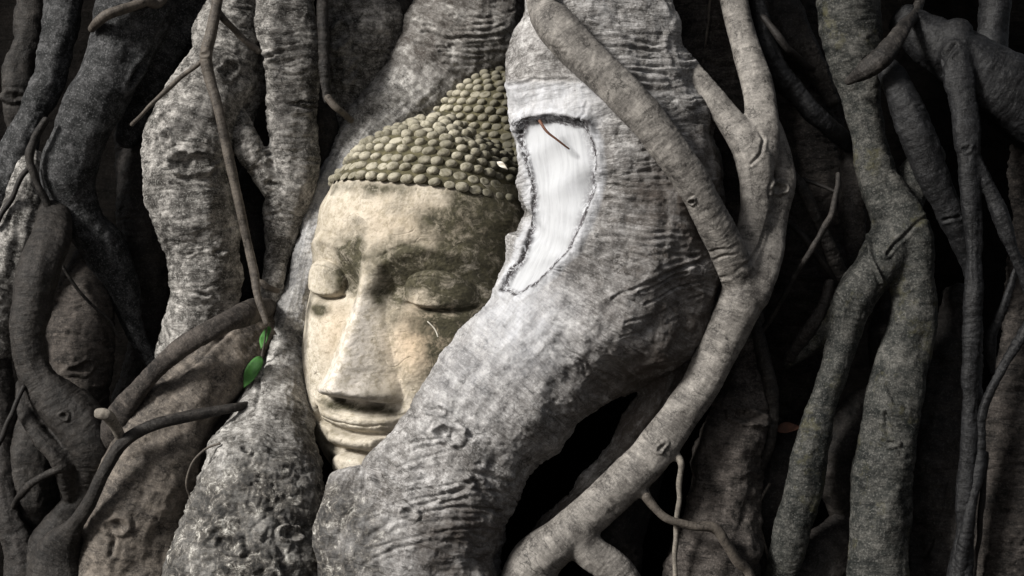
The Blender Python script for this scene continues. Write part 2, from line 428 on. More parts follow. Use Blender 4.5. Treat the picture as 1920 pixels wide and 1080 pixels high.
#@@HEAD
# ------------------------------------------------------------------ the stone head
KH = (D + .35) / D / 1000                 # metres per photo pixel at the head
YAW, ROLL = R(28), R(5.0)
HC = P(822, 552, .42)
prof = np.array([  # v, half width, front, back
 (-388, 4, 110, 20), (-380, 60, 160, 60), (-355, 112, 198, 100), (-325, 150, 224, 130), (-290, 182, 238, 160), (-250, 210, 246, 185), (-200, 232, 250, 210),
 (-140, 236, 252, 230), (-70, 234, 252, 245), (0, 228, 252, 258), (80, 226, 254, 270), (150, 220, 246, 275), (205, 194, 222, 270),
 (250, 168, 190, 262), (285, 140, 160, 240), (315, 92, 100, 200), (335, 42, 44, 150), (348, 5, 5, 60)], float)
def pv(v):
    # smooth cubic-ish interpolation
    k = np.array([-15, -7, 0, 7, 15]); wts = np.array([.1, .2, .4, .2, .1])
    return [sum(w*np.interp(v+q, prof[:, 0], prof[:, c]) for q, w in zip(k, wts)) for c in (1, 2, 3)]
def skull(phi, v, off=0):
    a, f, b = pv(v); c, s = np.cos(phi), np.sin(phi); e = 2/2.25
    dep = np.where(c > 0, f, b)
    u = np.sign(s)*np.abs(s)**e*(a+off); w = np.sign(c)*np.abs(c)**e*(dep+off)
    return u, w
def to_world(u, v, w):
    u2 = u*math.cos(ROLL) + v*math.sin(ROLL); v2 = -u*math.sin(ROLL) + v*math.cos(ROLL)
    x = u2*math.cos(YAW) - w*math.sin(YAW); dep = w*math.cos(YAW) + u2*math.sin(YAW)
    return np.stack([HC[0] + x*KH, HC[1] - dep*KH, HC[2] + v2*KH], -1)
G = lambda x, s: np.exp(-(x/s)**2)
def face_disp(u, v):
    n3 = np.stack([u*.02, v*.02, u*0], 1)
    h = np.zeros_like(u); au = np.abs(u)
    # nose wedge with a flat undercut base
    t = np.clip((28 - v)/215, 0, 1)
    hn = 6 + 90*t**1.1; wn = 26 + 70*t**1.2
    sh = (.62*np.clip(1 - (au/wn)**2, 0, 1)**1.3 + .38*np.exp(-(au/(.36*wn))**2))
    sh = np.where(t > .75, np.clip(1-(au/wn)**2.4, 0, 1)*(t-.75)*4 + sh*(1-(t-.75)*4), sh)
    vb = -188 + 3*np.cos(u/25) + .04*au + 12*np.clip(au/wn, 0, 1)**5
    h += hn*sh*np.sin(np.clip((v-vb)/22, 0, 1)*math.pi/2)**.6*sst(50, 0, v)
    h += 11*G(au-wn*.78, 14)*G(v+170, 15) + 5*G(u, 18)*G(v+165, 22)
    h -= 24*G(au-40, 15)*G(v+193, 8)
    # forehead to nose root
    h += 10*G(u, 22)*sst(-10, 20, v)*sst(95, 30, v)
    # brows
    bv = 42 + 46*np.sin(np.clip((au-8)/190, 0, 1)*math.pi*.85)
    m = sst(6, 30, au)*sst(225, 170, au)
    h += m*(5*G(v-bv, 12) + 3*sst(bv+50, bv, v)*sst(bv-10, bv+6, v)); h -= m*2*G(v-bv-17, 4)
    # sockets and lids
    h -= 33*G(au-100, 66)*G(v-14, 40)*sst(12, 40, au) + 18*G(au-38, 20)*G(v-8, 26)
    e = ((au-120)/58)**2 + ((v-16)/38)**2
    lid = np.sqrt(np.clip(1-e, 0, 1)); slit = -15 + 9*((au-113)/60)**2
    h += 37*lid*sst(slit-3, slit+3, v)
    h += 9*G(v-slit+16, 12)*G(au-105, 50)
    h -= 14*G(v-slit, 4.5)*sst(66, 48, np.abs(au-120)); h -= 2.2*G(v-(16+36*lid), 4)*sst(66, 44, np.abs(au-120))
    # cheeks, muzzle
    h += 10*G(au-120, 60)*G(v+110, 70); h -= 8*G(au-(62+.35*(-150-v)), 14)*sst(-120, -170, v)*sst(-260, -210, v)
    h += 20*G(u, 95)*G(v+228, 52)
    # upper lip: broad bow with worn creases, block shaped lower lip, round chin
    q = v - .0013*u*u; lw = sst(112, 78, au); jn = 2.5*perlin(n3*2.2)
    h += lw*17*G(q+221+jn, 15) - lw*17*G(q+245+.5*jn, 5) - lw*4*G(q+214+jn, 2.5) - lw*3*G(q+230-jn, 2.2)
    h -= 20*G(au-96, 10)*G(v+224, 12)
    h += 21*sst(60, 44, au+.8*jn)*np.sin(np.clip((q+.5*jn+277)/27, 0, 1)*math.pi)**.55
    h -= 19*G(v+283, 7)*sst(105, 50, au)
    h += 36*np.sqrt(np.clip(1-((u+4)/62)**2-((v+322)/40)**2, 0, 1))
    h -= 9*G(au-95, 26)*G(v+285, 26)
    # age
    h += 2.6*fbm(n3, 4) + .6*fbm(n3*9, 2) - 7*np.clip(perlin(n3*5.5+4)-.62, 0, .4) - 9*np.clip(perlin(n3*12+9)-.7, 0, .3)
    h -= 2.0*np.clip(1-np.abs(perlin(n3*.9+31))*45, 0, 1)*sst(.0, .5, perlin(n3*.7+3))
    return h
def build_head():
    nu, nv = 900, 760
    ph = np.linspace(-math.pi, math.pi, nu, endpoint=False); ph = ph - .35*np.sin(ph)   # denser on the face
    v0 = -387 + (216+387)*np.linspace(0, 1, nv)
    PH, V = np.meshgrid(ph, v0); PH = PH.ravel(); V = V.ravel()
    u, w = skull(PH, V)
    fr = sst(-.1, .35, np.cos(PH))
    hairs = sst(200, 212, V)
    h = face_disp(u, V)*fr*(1-hairs)
    # push mostly along w, and outwards at the sides for the weathering
    w = w + h
    wd = to_world(u, V, w)
    i = np.arange(nv-1)[:, None]*nu; j = np.arange(nu)[None]; j2 = (j+1) % nu
    f = np.stack([i+j, i+j2, i+nu+j2, i+nu+j], -1).reshape(-1, 4)
    root_ = empty('statue_head', Vector(to_world(np.array([0.]), np.array([-345.]), np.array([120.]))[0]),
                  'large weathered beige stone head with closed eyes held between thick roots', 'statue head')
    me = mesh_np('face', wd, f[:, ::-1]); smooth(me)
    wob = fbm(np.stack([u*.018, V*.018, w*.018], 1), 4)
    def blob(a, b, sa, sb, k=1.): return k*np.exp(-((u-a)/sa)**2 - ((V-b)/sb)**2)
    st = np.zeros_like(u)  # brow and chin stains; right side and under-nose shade put into the colour
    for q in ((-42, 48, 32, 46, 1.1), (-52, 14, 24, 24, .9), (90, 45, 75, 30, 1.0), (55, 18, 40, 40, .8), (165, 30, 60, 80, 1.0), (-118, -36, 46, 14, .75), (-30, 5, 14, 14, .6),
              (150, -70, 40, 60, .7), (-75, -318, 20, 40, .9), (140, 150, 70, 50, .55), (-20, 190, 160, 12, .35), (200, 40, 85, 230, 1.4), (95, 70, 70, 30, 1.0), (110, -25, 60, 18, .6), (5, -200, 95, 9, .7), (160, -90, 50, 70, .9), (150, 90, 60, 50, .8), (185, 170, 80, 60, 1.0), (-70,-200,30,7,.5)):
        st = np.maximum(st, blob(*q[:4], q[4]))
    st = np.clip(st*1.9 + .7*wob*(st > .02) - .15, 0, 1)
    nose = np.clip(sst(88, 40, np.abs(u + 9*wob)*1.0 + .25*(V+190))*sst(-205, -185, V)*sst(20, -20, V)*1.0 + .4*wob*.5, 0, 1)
    vattr(me, 'stain_shade', st); vattr(me, 'nose', nose); vattr(me, 'warm', np.clip(blob(105, -70, 60, 70)+blob(-60, -70, 50, 50, .5)+blob(60, 130, 150, 60, .35), 0, 1))
    vattr(me, 'hp', np.stack([u, V, w], 1)*.01)
    s = N('weathered_sandstone'); oc = s.attr('hp').outputs['Vector']
    n1 = s.noise(oc, 1.1, 6, .7, .4); n2 = s.noise(oc, 7, 6, .75); n3 = s.noise(oc, 40, 4, .75)
    c = s.ramp(n1, (.3, (.24, .215, .17)), (.5, (.42, .38, .315)), (.7, (.54, .50, .43)))
    c = s.mix(s.attr('warm').outputs['Fac'], c, (.46, .365, .265))
    c = s.mix(s.math('MULTIPLY', s.attr('nose').outputs['Fac'], s.ramp(n2, (.3, .5), (.6, 1))), c, (.55, .51, .46))
    c = s.mix(s.math('MULTIPLY', s.ramp(n2, (.4, 1), (.52, 0)), .45), c, (.17, .145, .09))
    c = s.mix(s.math('MULTIPLY', s.ramp(n3, (.3, 1), (.42, 0)), .6), c, (.1, .085, .055))
    sf = s.math('MULTIPLY', s.attr('stain_shade').outputs['Fac'], s.ramp(s.noise(oc, 3.5, 7, .8, .5), (.34, .35), (.5, 1)))
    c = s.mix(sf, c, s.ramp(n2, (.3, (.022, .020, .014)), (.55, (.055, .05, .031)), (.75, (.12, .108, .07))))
    vo = s.n('TexVoronoi', feature='DISTANCE_TO_EDGE'); s.l(s.vscale(oc, (1, 1, 1)), vo.inputs['Vector']); vo.inputs['Scale'].default_value = 1.1
    ds = s.n('VectorMath', operation='ADD'); nz = s.n('TexNoise'); s.l(oc, nz.inputs['Vector']); nz.inputs['Scale'].default_value = 3
    s.l(oc, ds.inputs[0]); s.l(nz.outputs['Color'], ds.inputs[1]); s.l(ds.outputs[0], vo.inputs['Vector'])
    ck = s.math('MULTIPLY', s.ramp(vo.outputs[0], (0, 1), (.012, 0)), s.ramp(n1, (.5, 0), (.6, 1)))
    c = s.mix(s.math('MULTIPLY', ck, .7), c, (.06, .05, .035))
    s.l(c, s.b.inputs['Base Color']); s.b.inputs['Roughness'].default_value = .88; s.b.inputs['Specular IOR Level'].default_value = .25
    b = s.bump(n2, .22, .006); b = s.bump(n3, .35, .002, b); b = s.bump(ck, -.5, .003, b); s.l(b, s.b.inputs['Normal'])
    gr = np.zeros(len(u), int)
    t_ = np.clip((28 - V)/215, 0, 1); wn_ = 26 + 70*t_**1.2
    gr[(np.abs(u) < wn_) & (V < 22) & (V > -192) & (fr > .9)] = 1
    el = ((np.abs(u)-120)/62)**2 + ((V-14)/40)**2 < 1
    gr[el & (V > -14) & (u < 0) & (fr > .5)] = 2; gr[el & (V > -14) & (u > 0) & (fr > .5)] = 3
    q_ = V - .0013*u*u
    gr[(np.abs(u) < 100) & (q_ < -204) & (q_ > -246) & (fr > .9)] = 4
    gr[(np.abs(u) < 60) & (q_ <= -246) & (q_ > -279) & (fr > .9)] = 5
    gr[(((u+4)/66)**2 + ((V+322)/42)**2 < 1) & (fr > .9)] = 6
    fo = None
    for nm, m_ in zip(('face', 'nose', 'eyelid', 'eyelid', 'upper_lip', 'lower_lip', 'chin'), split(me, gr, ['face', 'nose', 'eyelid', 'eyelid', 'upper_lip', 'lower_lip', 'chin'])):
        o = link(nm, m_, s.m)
        if fo is None: put(o, root_); fo = o
        else: o.parent = fo
    # hair cap + curls, topknot + curls
    sh = N('mossy_hair_stone'); oc = sh.n('TexCoord').outputs['Object']
    m1 = sh.noise(oc, 12, 5, .7); m2 = sh.noise(oc, 110, 4, .7)
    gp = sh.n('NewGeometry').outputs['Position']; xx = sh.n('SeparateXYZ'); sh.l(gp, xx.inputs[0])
    side = sh.ramp(sh.math('ADD', sh.math('MULTIPLY', m1, .16), sh.math('ADD', xx.outputs[0], .02)), (0, 0), (.09, 1))     # moss, and shade put into the colour, over the right of the head
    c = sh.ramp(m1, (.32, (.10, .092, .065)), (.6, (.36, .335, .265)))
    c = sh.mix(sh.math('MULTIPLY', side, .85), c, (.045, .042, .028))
    c = sh.mix(sh.math('MULTIPLY', sh.ramp(m2, (.38, 1), (.5, 0)), .6), c, (.075, .066, .032))
    sh.l(c, sh.b.inputs['Base Color']); sh.b.inputs['Roughness'].default_value = .9
    b = sh.bump(m2, .5, .003); sh.l(b, sh.b.inputs['Normal'])
    sc = N('dark_moss_stone'); oc = sc.n('TexCoord').outputs['Object']
    sc.l(sc.ramp(sc.noise(oc, 70, 5, .7), (.35, (.03, .027, .014)), (.7, (.10, .088, .045))), sc.b.inputs['Base Color']); sc.b.inputs['Roughness'].default_value = .95
    sc.l(sc.bump(sc.noise(oc, 160, 4, .7), .6, .003), sc.b.inputs['Normal'])
    UC = (22, -140)   # centre of the topknot in head space
    upr = np.array([(225, 232), (245, 212), (270, 192), (300, 166), (330, 146), (360, 133), (390, 112), (418, 84), (440, 50), (452, 3)], float)
    def top_uf(ph, v):
        r = np.interp(v, upr[:, 0], upr[:, 1]); return UC[0] + r*np.sin(ph), UC[1] + r*np.cos(ph)
    def sag(uf, ph): return 0*ph if uf is top_uf else 24*np.abs(np.sin(ph))**3
    def grid(uf, vs_, nu=240):
        ph = np.linspace(-math.pi, math.pi, nu, endpoint=False); PH, V = np.meshgrid(ph, vs_); PH = PH.ravel(); V = V.ravel()
        u, w = uf(PH, V); p = to_world(u, V - sag(uf, PH), w); nv_ = len(vs_)
        p += .0015*perlin(p*80)[:, None]
        i = np.arange(nv_-1)[:, None]*nu; j = np.arange(nu)[None]; j2 = (j+1) % nu
        return p, np.stack([i+j, i+nu+j, i+nu+j2, i+j2], -1).reshape(-1, 4)
    # unit curl dome
    A, B_ = 14, 7; cv = []
    for i in range(B_+1):
        t = i/B_*math.pi*.5
        for j in range(A):
            a = j/A*2*math.pi; cv.append((math.cos(a)*math.cos(t)**.75, math.sin(a)*math.cos(t)**.75, math.sin(t)))
    cv = np.array(cv); cf = np.array([(i*A+j, i*A+(j+1) % A, (i+1)*A+(j+1) % A, (i+1)*A+j) for i in range(B_) for j in range(A)])
    def curls(uf, rows, spacing, size):
        vs_ = []; fs_ = []; off = 0; base_rows = list(rows); pts_ = []
        rows = base_rows + [q + .0 for q in np.arange(base_rows[0]+20, base_rows[-1]+2, 4.)]
        for ri, v in enumerate(rows):
            filler = ri >= len(base_rows)
            u_, w_ = uf(np.linspace(-math.pi, math.pi, 400), np.full(400, float(v)))
            L = np.r_[0, np.cumsum(np.hypot(np.diff(u_), np.diff(w_)))]
            n = max(5, int(L[-1]/spacing)); tt = (np.arange(n) + (.5 if ri % 2 else 0) + rng.uniform(-.09, .09, n))/n*L[-1]
            for q in tt:
                phi = np.interp(q % L[-1], L, np.linspace(-math.pi, math.pi, 400))
                vv = v + rng.uniform(-1.3, 1.3)
                def pt(p_, v_):
                    p_ = np.array([p_]); a_, b_ = uf(p_, np.array([v_])); return to_world(a_, np.array([v_]) - sag(uf, p_), b_)[0]
                p0 = pt(phi, vv)
                if filler and pts_ and np.min(np.linalg.norm(np.array(pts_) - p0, axis=1)) < spacing*KH*.84: continue
                pts_.append(p0); du = pt(phi+.02, vv)-pt(phi-.02, vv); dv = pt(phi, vv+3)-pt(phi, vv-3)
                du /= np.linalg.norm(du); nn = np.cross(du, dv); nn /= np.linalg.norm(nn); dv = np.cross(nn, du)
                if nn @ (p0 - HC) < 0 and abs(nn[2]) < .9: nn = -nn
                k = size*KH*rng.uniform(.86, 1.1)
                if ri < 2 and rng.random() < .06: continue
                worn = rng.random() < (.36 if ri < 2 else .10)
                hgt = k*(.3 if worn else rng.uniform(.85, 1.08)); el = rng.uniform(1.05, 1.22)
                loc = cv*[k*el, k*.84, hgt]; sl_ = R(rng.uniform(8, 24)); loc = np.stack([loc[:, 0]*math.cos(sl_)-loc[:, 1]*math.sin(sl_), loc[:, 0]*math.sin(sl_)+loc[:, 1]*math.cos(sl_), loc[:, 2]], 1)
                # a shallow snail twist on the dome, and the cut tip hanging slightly down
                loc[:, 1] -= loc[:, 2]*.18
                loc *= (1 + .07*perlin(cv*1.6 + rng.uniform(0, 90)))[:, None]
                if worn and rng.random() < .5: loc[:, 2] -= .5*hgt*G(np.hypot(cv[:, 0], cv[:, 1]), .45)
                vs_.append(p0 + loc[:, :1]*du + loc[:, 1:2]*dv + loc[:, 2:]*nn); fs_.append(cf+off); off += len(cv)
        return np.vstack(vs_), np.vstack(fs_)
    def hair_uf(ph, v): return skull(ph, v, 7)
    hv = np.r_[np.linspace(203, 347, 60)]
    def hair_low(ph, v):
        return skull(ph, v, 7*np.clip((v-203)/6, 0, 1)+.5)
    a1, f1 = grid(hair_low, hv)
    def stack(parts, nm, m, extra=None):
        vs_ = []; fs_ = []; mi = []; off = 0
        for k, (v, f) in enumerate(parts): vs_.append(v); fs_.append(f+off); off += len(v); mi += [k]*len(f)
        me = mesh_np(nm, np.vstack(vs_), np.vstack(fs_)); smooth(me); me.materials.append(m[0]); me.materials.append(m[1])
        me.polygons.foreach_set('material_index', np.array(mi, np.int32)); return link(nm, me, None)
    c1 = curls(hair_uf, [211, 230, 248, 265, 280, 293, 304, 313, 321, 328, 334], 24.5, 10.9)
    put(stack([(a1, f1), c1], 'hair', [sc.m, sh.m]), root_)
    a2 = grid(top_uf, np.linspace(226, 451.5, 70), 160)
    c2 = curls(top_uf, [240, 252, 264, 277, 292, 308, 324, 340, 356, 371, 386, 399, 411, 422, 432, 441], 21.5, 9.4)
    put(stack([a2, c2], 'topknot', [sc.m, sh.m]), root_)
build_head()
#@@ROOTS
# ------------------------------------------------------------------ the great root with its white painted scar
SCAR = [(982, 228), (1002, 219), (1045, 219), (1094, 230), (1110, 264), (1117, 308), (1111, 360), (1092, 415), (1070, 460), (1035, 500), (1000, 530), (965, 548), (944, 541), (957, 513), (975, 484), (993, 448), (998, 400), (996, 350), (986, 300), (974, 262)]
def scar_post(me, v, n, d, bcd):
    x, y = project(v); jx = x + 3.5*perlin(v*28) + 1.5*perlin(v*90); jy = y + 3.5*perlin(v*28+5) + 1.5*perlin(v*90+5)
    ins = inside_poly(jx, jy, SCAR) & (n[:, 1] < .1); dd = dist_poly(jx, jy, SCAR, True)
    sd_ = np.where(ins, -dd, dd); fr = sst(-.05, -.5, n[:, 1])
    off = -.011*sst(2, -6, sd_) + .004*np.exp(-((sd_-9)/8)**2)*sst(975, 1050, x) - .008*np.exp(-((sd_-1)/2.6)**2)*np.clip(.6+1.1*perlin(v*45), 0, 1.5)
    off += .010*np.exp(-((sd_-7)/10)**2)*sst(270, 225, y)          # thick callus over the top
    dn = np.where(sd_ < 0, .0005*fbm(v*20, 2) + .0003*perlin(bcd*[8, 160, 1]), d*sst(0, 8, sd_))
    nv_ = v + n*(dn + off*fr)[:, None]
    me.vertices.foreach_set('co', nv_.astype(np.float32).ravel()); me.update()
    # whitewash round the scar and over the band above it; crusty base
    pa = sst(26, 12, sd_)*fr
    band = sst(146, 164, y)*sst(262, 215, y)*sst(1160, 1090, x)
    low = .9*np.exp(-(((x-965)/95)**2 + ((y-600)/95)**2))  # sunlight on the left bulge put into the pale colour
    pa = np.clip(np.maximum.reduce([pa, .75*band, low, .35*np.exp(-(((x-880)/90)**2+((y-680)/110)**2))]), 0, 1)
    vattr(me, 'paint_light', pa)
    cr = np.clip(1.0*sst(860, 960, y + .55*(640-x))*sst(790, 640, x) + .4*fbm(v*9, 3)*(y > 820), 0, 1)*sst(820, 690, x)
    vattr(me, 'tone', np.clip(.9*sst(1080, 1300, x + .25*(y-450))*sst(120, 330, y) + .8*sst(880, 1000, y)*sst(700, 900, x) + .35*fbm(v*6, 3), 0, 1))  # browner bark at right, much of it shade put into the colour
    vattr(me, 'crust', cr*.85); vattr(me, 'edge', np.clip(np.exp(-((sd_-.5)/4.2)**2)*1.5 + .55*sst(-24, -2, sd_)*(sd_ < 0)*sst(1040, 1075, x) + .9*np.exp(-((y-230)/9)**2)*(np.abs(sd_) < 14), 0, 1))
    m = (sd_ < -1.0) & (n[:, 1] < .1)
    s = N('white_painted_wood'); bc = s.attr('barkco').outputs['Vector']
    st = s.noise(s.vscale(bc, (.06, 1, 1)), 160, 5, .75); pt_ = s.noise(bc, 30, 5, .7)
    c = s.ramp(st, (.3, (.32, .328, .345)), (.55, (.40, .41, .428)))
    c = s.mix(s.math('MULTIPLY', s.ramp(pt_, (.5, 0), (.75, 1)), .3), c, (.45, .46, .50))
    ef = s.math('MULTIPLY', s.attr('edge').outputs['Fac'], s.ramp(s.noise(s.n('TexCoord').outputs['Object'], 75, 7, .8, .8), (.42, 0), (.53, 1)))
    c = s.mix(ef, c, (.07, .065, .07)); s.l(c, s.b.inputs['Base Color']); s.b.inputs['Roughness'].default_value = .85; s.b.inputs['Specular IOR Level'].default_value = .15
    s.l(s.bump(st, .25, .002), s.b.inputs['Normal'])
    return m, 'painted_scar', s.m, 'smooth white painted bare wood where the bark was cut away'
def wrinkles(x0, x1, y0, y1, n, sag, slope=0, wd=2.6, dp=.005, seed=1):
    g_ = np.random.default_rng(seed); out = []
    for k in range(n):
        y = y0 + (y1-y0)*k/max(1, n-1) + g_.uniform(-3, 3); a = x0 + g_.uniform(0, .35)*(x1-x0); b = x1 - g_.uniform(0, .3)*(x1-x0)
        ph = g_.uniform(0, 6); xs_ = np.linspace(a, b, 9); t = (xs_-x0)/(x1-x0)
        out.append((list(zip(xs_, y + sag*4*t*(1-t) + slope*(xs_-x0) + 2.5*np.sin(t*9+ph))), wd*g_.uniform(.8, 1.3), dp*g_.uniform(.6, 1.3)))
    return out
G_MAIN = wrinkles(1060, 1300, 35, 150, 9, 14, .12, seed=3) + wrinkles(640, 950, 880, 1075, 12, -26, -.2, 2.8, .0038, seed=5) + wrinkles(1130, 1250, 320, 375, 5, 3, .03, 2.2, .0025, seed=8) + wrinkles(1130, 1320, 425, 470, 4, 4, .05, 2.2, .003, seed=9) + wrinkles(1150, 1330, 500, 640, 6, 4, -.35, 2.4, .0035, seed=10) + [([(957, 162), (1000, 150), (1060, 149), (1125, 160)], 3, .006), ([(985, 62), (1012, 70), (1035, 92)], 3, .005),
          ([(1100, 190), (1098, 215), (1085, 240)], 2.5, .005), ([(760, 640+130), (800, 765), (840, 775)], 4, .007),
          ([(820, 860), (870, 880), (960, 905)], 5, .006), ([(850, 925), (890, 900), (930, 960)], 5, .005),
          ([(1150, 560), (1230, 520), (1340, 480)], 3, .004), ([(1120, 440), (1200, 450), (1290, 445)], 3, .004),
          ([(700, 870), (710, 905), (735, 920)], 6, .010), ([(690, 1010), (760, 960), (820, 935)], 5, .006)]
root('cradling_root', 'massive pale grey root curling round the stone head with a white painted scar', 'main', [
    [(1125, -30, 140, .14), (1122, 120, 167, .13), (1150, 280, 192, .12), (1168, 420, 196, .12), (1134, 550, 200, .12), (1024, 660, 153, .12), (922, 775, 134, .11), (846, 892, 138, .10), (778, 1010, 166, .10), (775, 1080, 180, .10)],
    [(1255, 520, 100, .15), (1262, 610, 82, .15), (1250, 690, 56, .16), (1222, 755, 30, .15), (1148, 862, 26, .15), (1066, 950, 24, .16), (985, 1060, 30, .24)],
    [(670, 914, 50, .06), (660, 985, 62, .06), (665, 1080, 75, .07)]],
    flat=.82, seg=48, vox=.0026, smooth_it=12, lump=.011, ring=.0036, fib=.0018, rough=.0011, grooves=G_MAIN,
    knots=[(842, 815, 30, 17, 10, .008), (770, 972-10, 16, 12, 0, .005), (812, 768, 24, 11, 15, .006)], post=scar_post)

# ------------------------------------------------------------------ left arm of the cradle
def crust_post(me, v, n, d, bcd):
    x, y = project(v)
    cr = np.clip(sst(790, 950, y + .3*(x-450)) + .45*fbm(v*9, 3)*sst(720, 850, y), 0, 1)
    pit = cr*(-.010*np.clip(fbm(v*22+3, 3)-.1, 0, 1) + .0035*fbm(v*48, 3) - .004*np.clip(1-np.abs(perlin(v*33+5))*4, 0, 1))
    # the seam where this root fuses with the great one
    v2 = v + n*(d + pit)[:, None]
    me.vertices.foreach_set('co', v2.astype(np.float32).ravel()); me.update()
    vattr(me, 'crust', cr*.85); vattr(me, 'edge', cr*0); vattr(me, 'tone', np.clip(.5*sst(260, 60, y) + .3*fbm(v*6, 3), 0, 1)); vattr(me, 'paint_light', np.clip(.5*sst(680, 400, y)*sst(260, 340, y), 0, 1)); return None  # no paint on this root: brightness of its lit stretch put into the colour
root('arching_root', 'grey root arching over the topknot then down the left cheek to a crusty pitted foot', 'arch', [
    [(890, -30, 108, .54), (872, 55, 108, .53), (800, 148, 88, .52), (715, 232, 66, .50), (650, 318, 44, .46), (592, 425, 31, .44), (566, 525, 30, .43), (545, 620, 38, .40), (525, 700, 52, .33), (506, 790, 78, .25), (490, 880, 112, .19), (478, 980, 140, .16), (470, 1080, 165, .15)]],
    flat=.85, seg=36, vox=.003, lump=.008, ring=.003, fib=.0018, rough=.0010, post=crust_post,
    grooves=wrinkles(780, 975, 20, 110, 8, 16, -.02, 2.5, .0045, seed=12) + wrinkles(505, 575, 560, 700, 6, 3, 0, 2, .0025, seed=13) + [([(498, 626), (540, 622), (580, 630)], 2.5, .006), ([(505, 645), (490, 700), (480, 760)], 3, .008), ([(790, 60), (860, 75), (960, 62)], 3, .005), ([(780, 85), (860, 92), (960, 80)], 3, .004)],
    knots=[(460, 842, 12, 9, 0, .006), (545, 1000, 22, 15, 0, .007), (430, 1020, 25, 18, 20, .007)])

# ------------------------------------------------------------------ roots right of the head
root('forked_root', 'pale smooth branching root with a knotted fork, one arm crossing over the great root', 'fork', [
    [(1258, 85, 14, .10), (1285, 125, 21, .08), (1325, 172, 24, .07), (1372, 232, 28, .06), (1415, 300, 38, .05), (1418, 370, 30, .05), (1408, 445, 30, .05), (1400, 510, 38, .05), (1390, 560, 44, .05), (1354, 640, 40, .06), (1310, 727, 37, .07), (1258, 806, 38, .07), (1200, 876, 41, .07), (1126, 946, 38, .07), (1058, 1010, 42, .07), (998, 1066, 52, .08)],
    [(1008, -10, 24, .0), (1040, 45, 39, -.03), (1105, 118, 37, -.05), (1180, 188, 36, -.055), (1248, 268, 35, -.05), (1302, 350, 34, -.035), (1344, 430, 34, -.01), (1370, 490, 33, .02), (1386, 545, 30, .045), (1384, 600, 24, .05)],
    [(1372, -30, 26, .14), (1398, 78, 27, .12), (1420, 155, 30, .09), (1428, 225, 34, .07), (1420, 300, 38, .06)],
    [(1432, 200, 18, .09), (1456, 262, 20, .09), (1470, 330, 24, .08), (1450, 410, 28, .08), (1432, 480, 36, .06), (1400, 550, 42, .05)],
    [(1078, 990, 40, .07), (1104, 1032, 34, .07), (1165, 1085, 34, .07)],
    [(1240, 838, 24, .07), (1262, 852, 12, .06), (1272, 862, 8, .06)],
    [(1180, 900, 30, .07), (1205, 922, 14, .06), (1222, 942, 9, .06)]],
    seg=22, vox=.0027, smooth_it=18, lump=.004, ring=.0014, fib=.0012, rough=.0008,
    knots=[(1462, 352, 16, 13, 0, .005), (1297, 378, 9, 7, 30, .005), (1240, 838, 12, 6, -40, .003)], grooves=wrinkles(1330, 1400, 470, 530, 4, 3, -.3, 2, .003, seed=31) + wrinkles(1010, 1075, 30, 80, 3, 3, .2, 2, .002, seed=32) + [([(1340, 522), (1375, 515), (1402, 496)], 3, .006), ([(1418, 240), (1432, 262), (1425, 290), (1408, 305)], 2.5, .005), ([(1442, 400), (1425, 460), (1400, 505)], 3, .005)],
    thin=[('rootlet', [(1266, 852, 8, .06), (1275, 868, 6, .055), (1274, 920, 5, .06), (1269, 985, 5, .07), (1265, 1080, 5, .08)], 'warm'),
          ('rootlet', [(1213, 930, 10, .05), (1241, 966, 8, .05), (1283, 983, 8, .05), (1340, 990, 9, .06), (1362, 1022, 9, .07), (1380, 1050, 9, .08), (1408, 1085, 9, .09)], 'vine')])
root('hanging_root', 'dark knobbly root column below the fork of the pale branching root', 'hang', [
    [(1405, 600, 30, .18), (1398, 700, 36, .17), (1395, 770, 52, .16), (1366, 840, 66, .17), (1358, 930, 72, .17), (1345, 1010, 80, .17), (1335, 1080, 92, .17)]], lump=.014, knots=[(1404, 782, 34, 14, 8, .009)])
root('curved_root', 'slim dark root curving like a bow beside the dark knobbly column', 'mid', [
    [(1415, 600, 10, .15), (1437, 690, 12, .15), (1449, 764, 12, .15), (1445, 831, 12, .15), (1424, 885, 9, .17)]])
root('hidden_root', 'short dark root sunk in the black gap under the pale branching root', 'dark', [
    [(1215, 870, 35, .30), (1170, 980, 45, .28), (1150, 1080, 55, .28)]])
root('ringed_trunk', 'broad brown trunk with fine rings between the great root and the fork', 'hang', [
    [(1310, -30, 90, .28), (1320, 120, 95, .27), (1345, 280, 88, .25), (1365, 420, 60, .23), (1375, 540, 40, .25)]], ring=.005, grooves=[([(1300, 110), (1350, 125), (1395, 120)], 4, .008)], seg=32)
root('ringed_trunk', 'dark trunk with stacked horizontal rings behind the crossing rootlets', 'ring', [
    [(1470, -30, 90, .42), (1480, 150, 100, .40), (1500, 330, 92, .38), (1505, 480, 95, .38), (1480, 640, 80, .40), (1470, 780, 60, .42)]], ring=.006, seg=32)
thin_root('rootlet', 'straight hair-thin rootlet hanging over the brown ringed trunk near the top edge', [(1332, -20, 2.5, .18), (1326, 60, 2.5, .18), (1316, 135, 2, .19)])

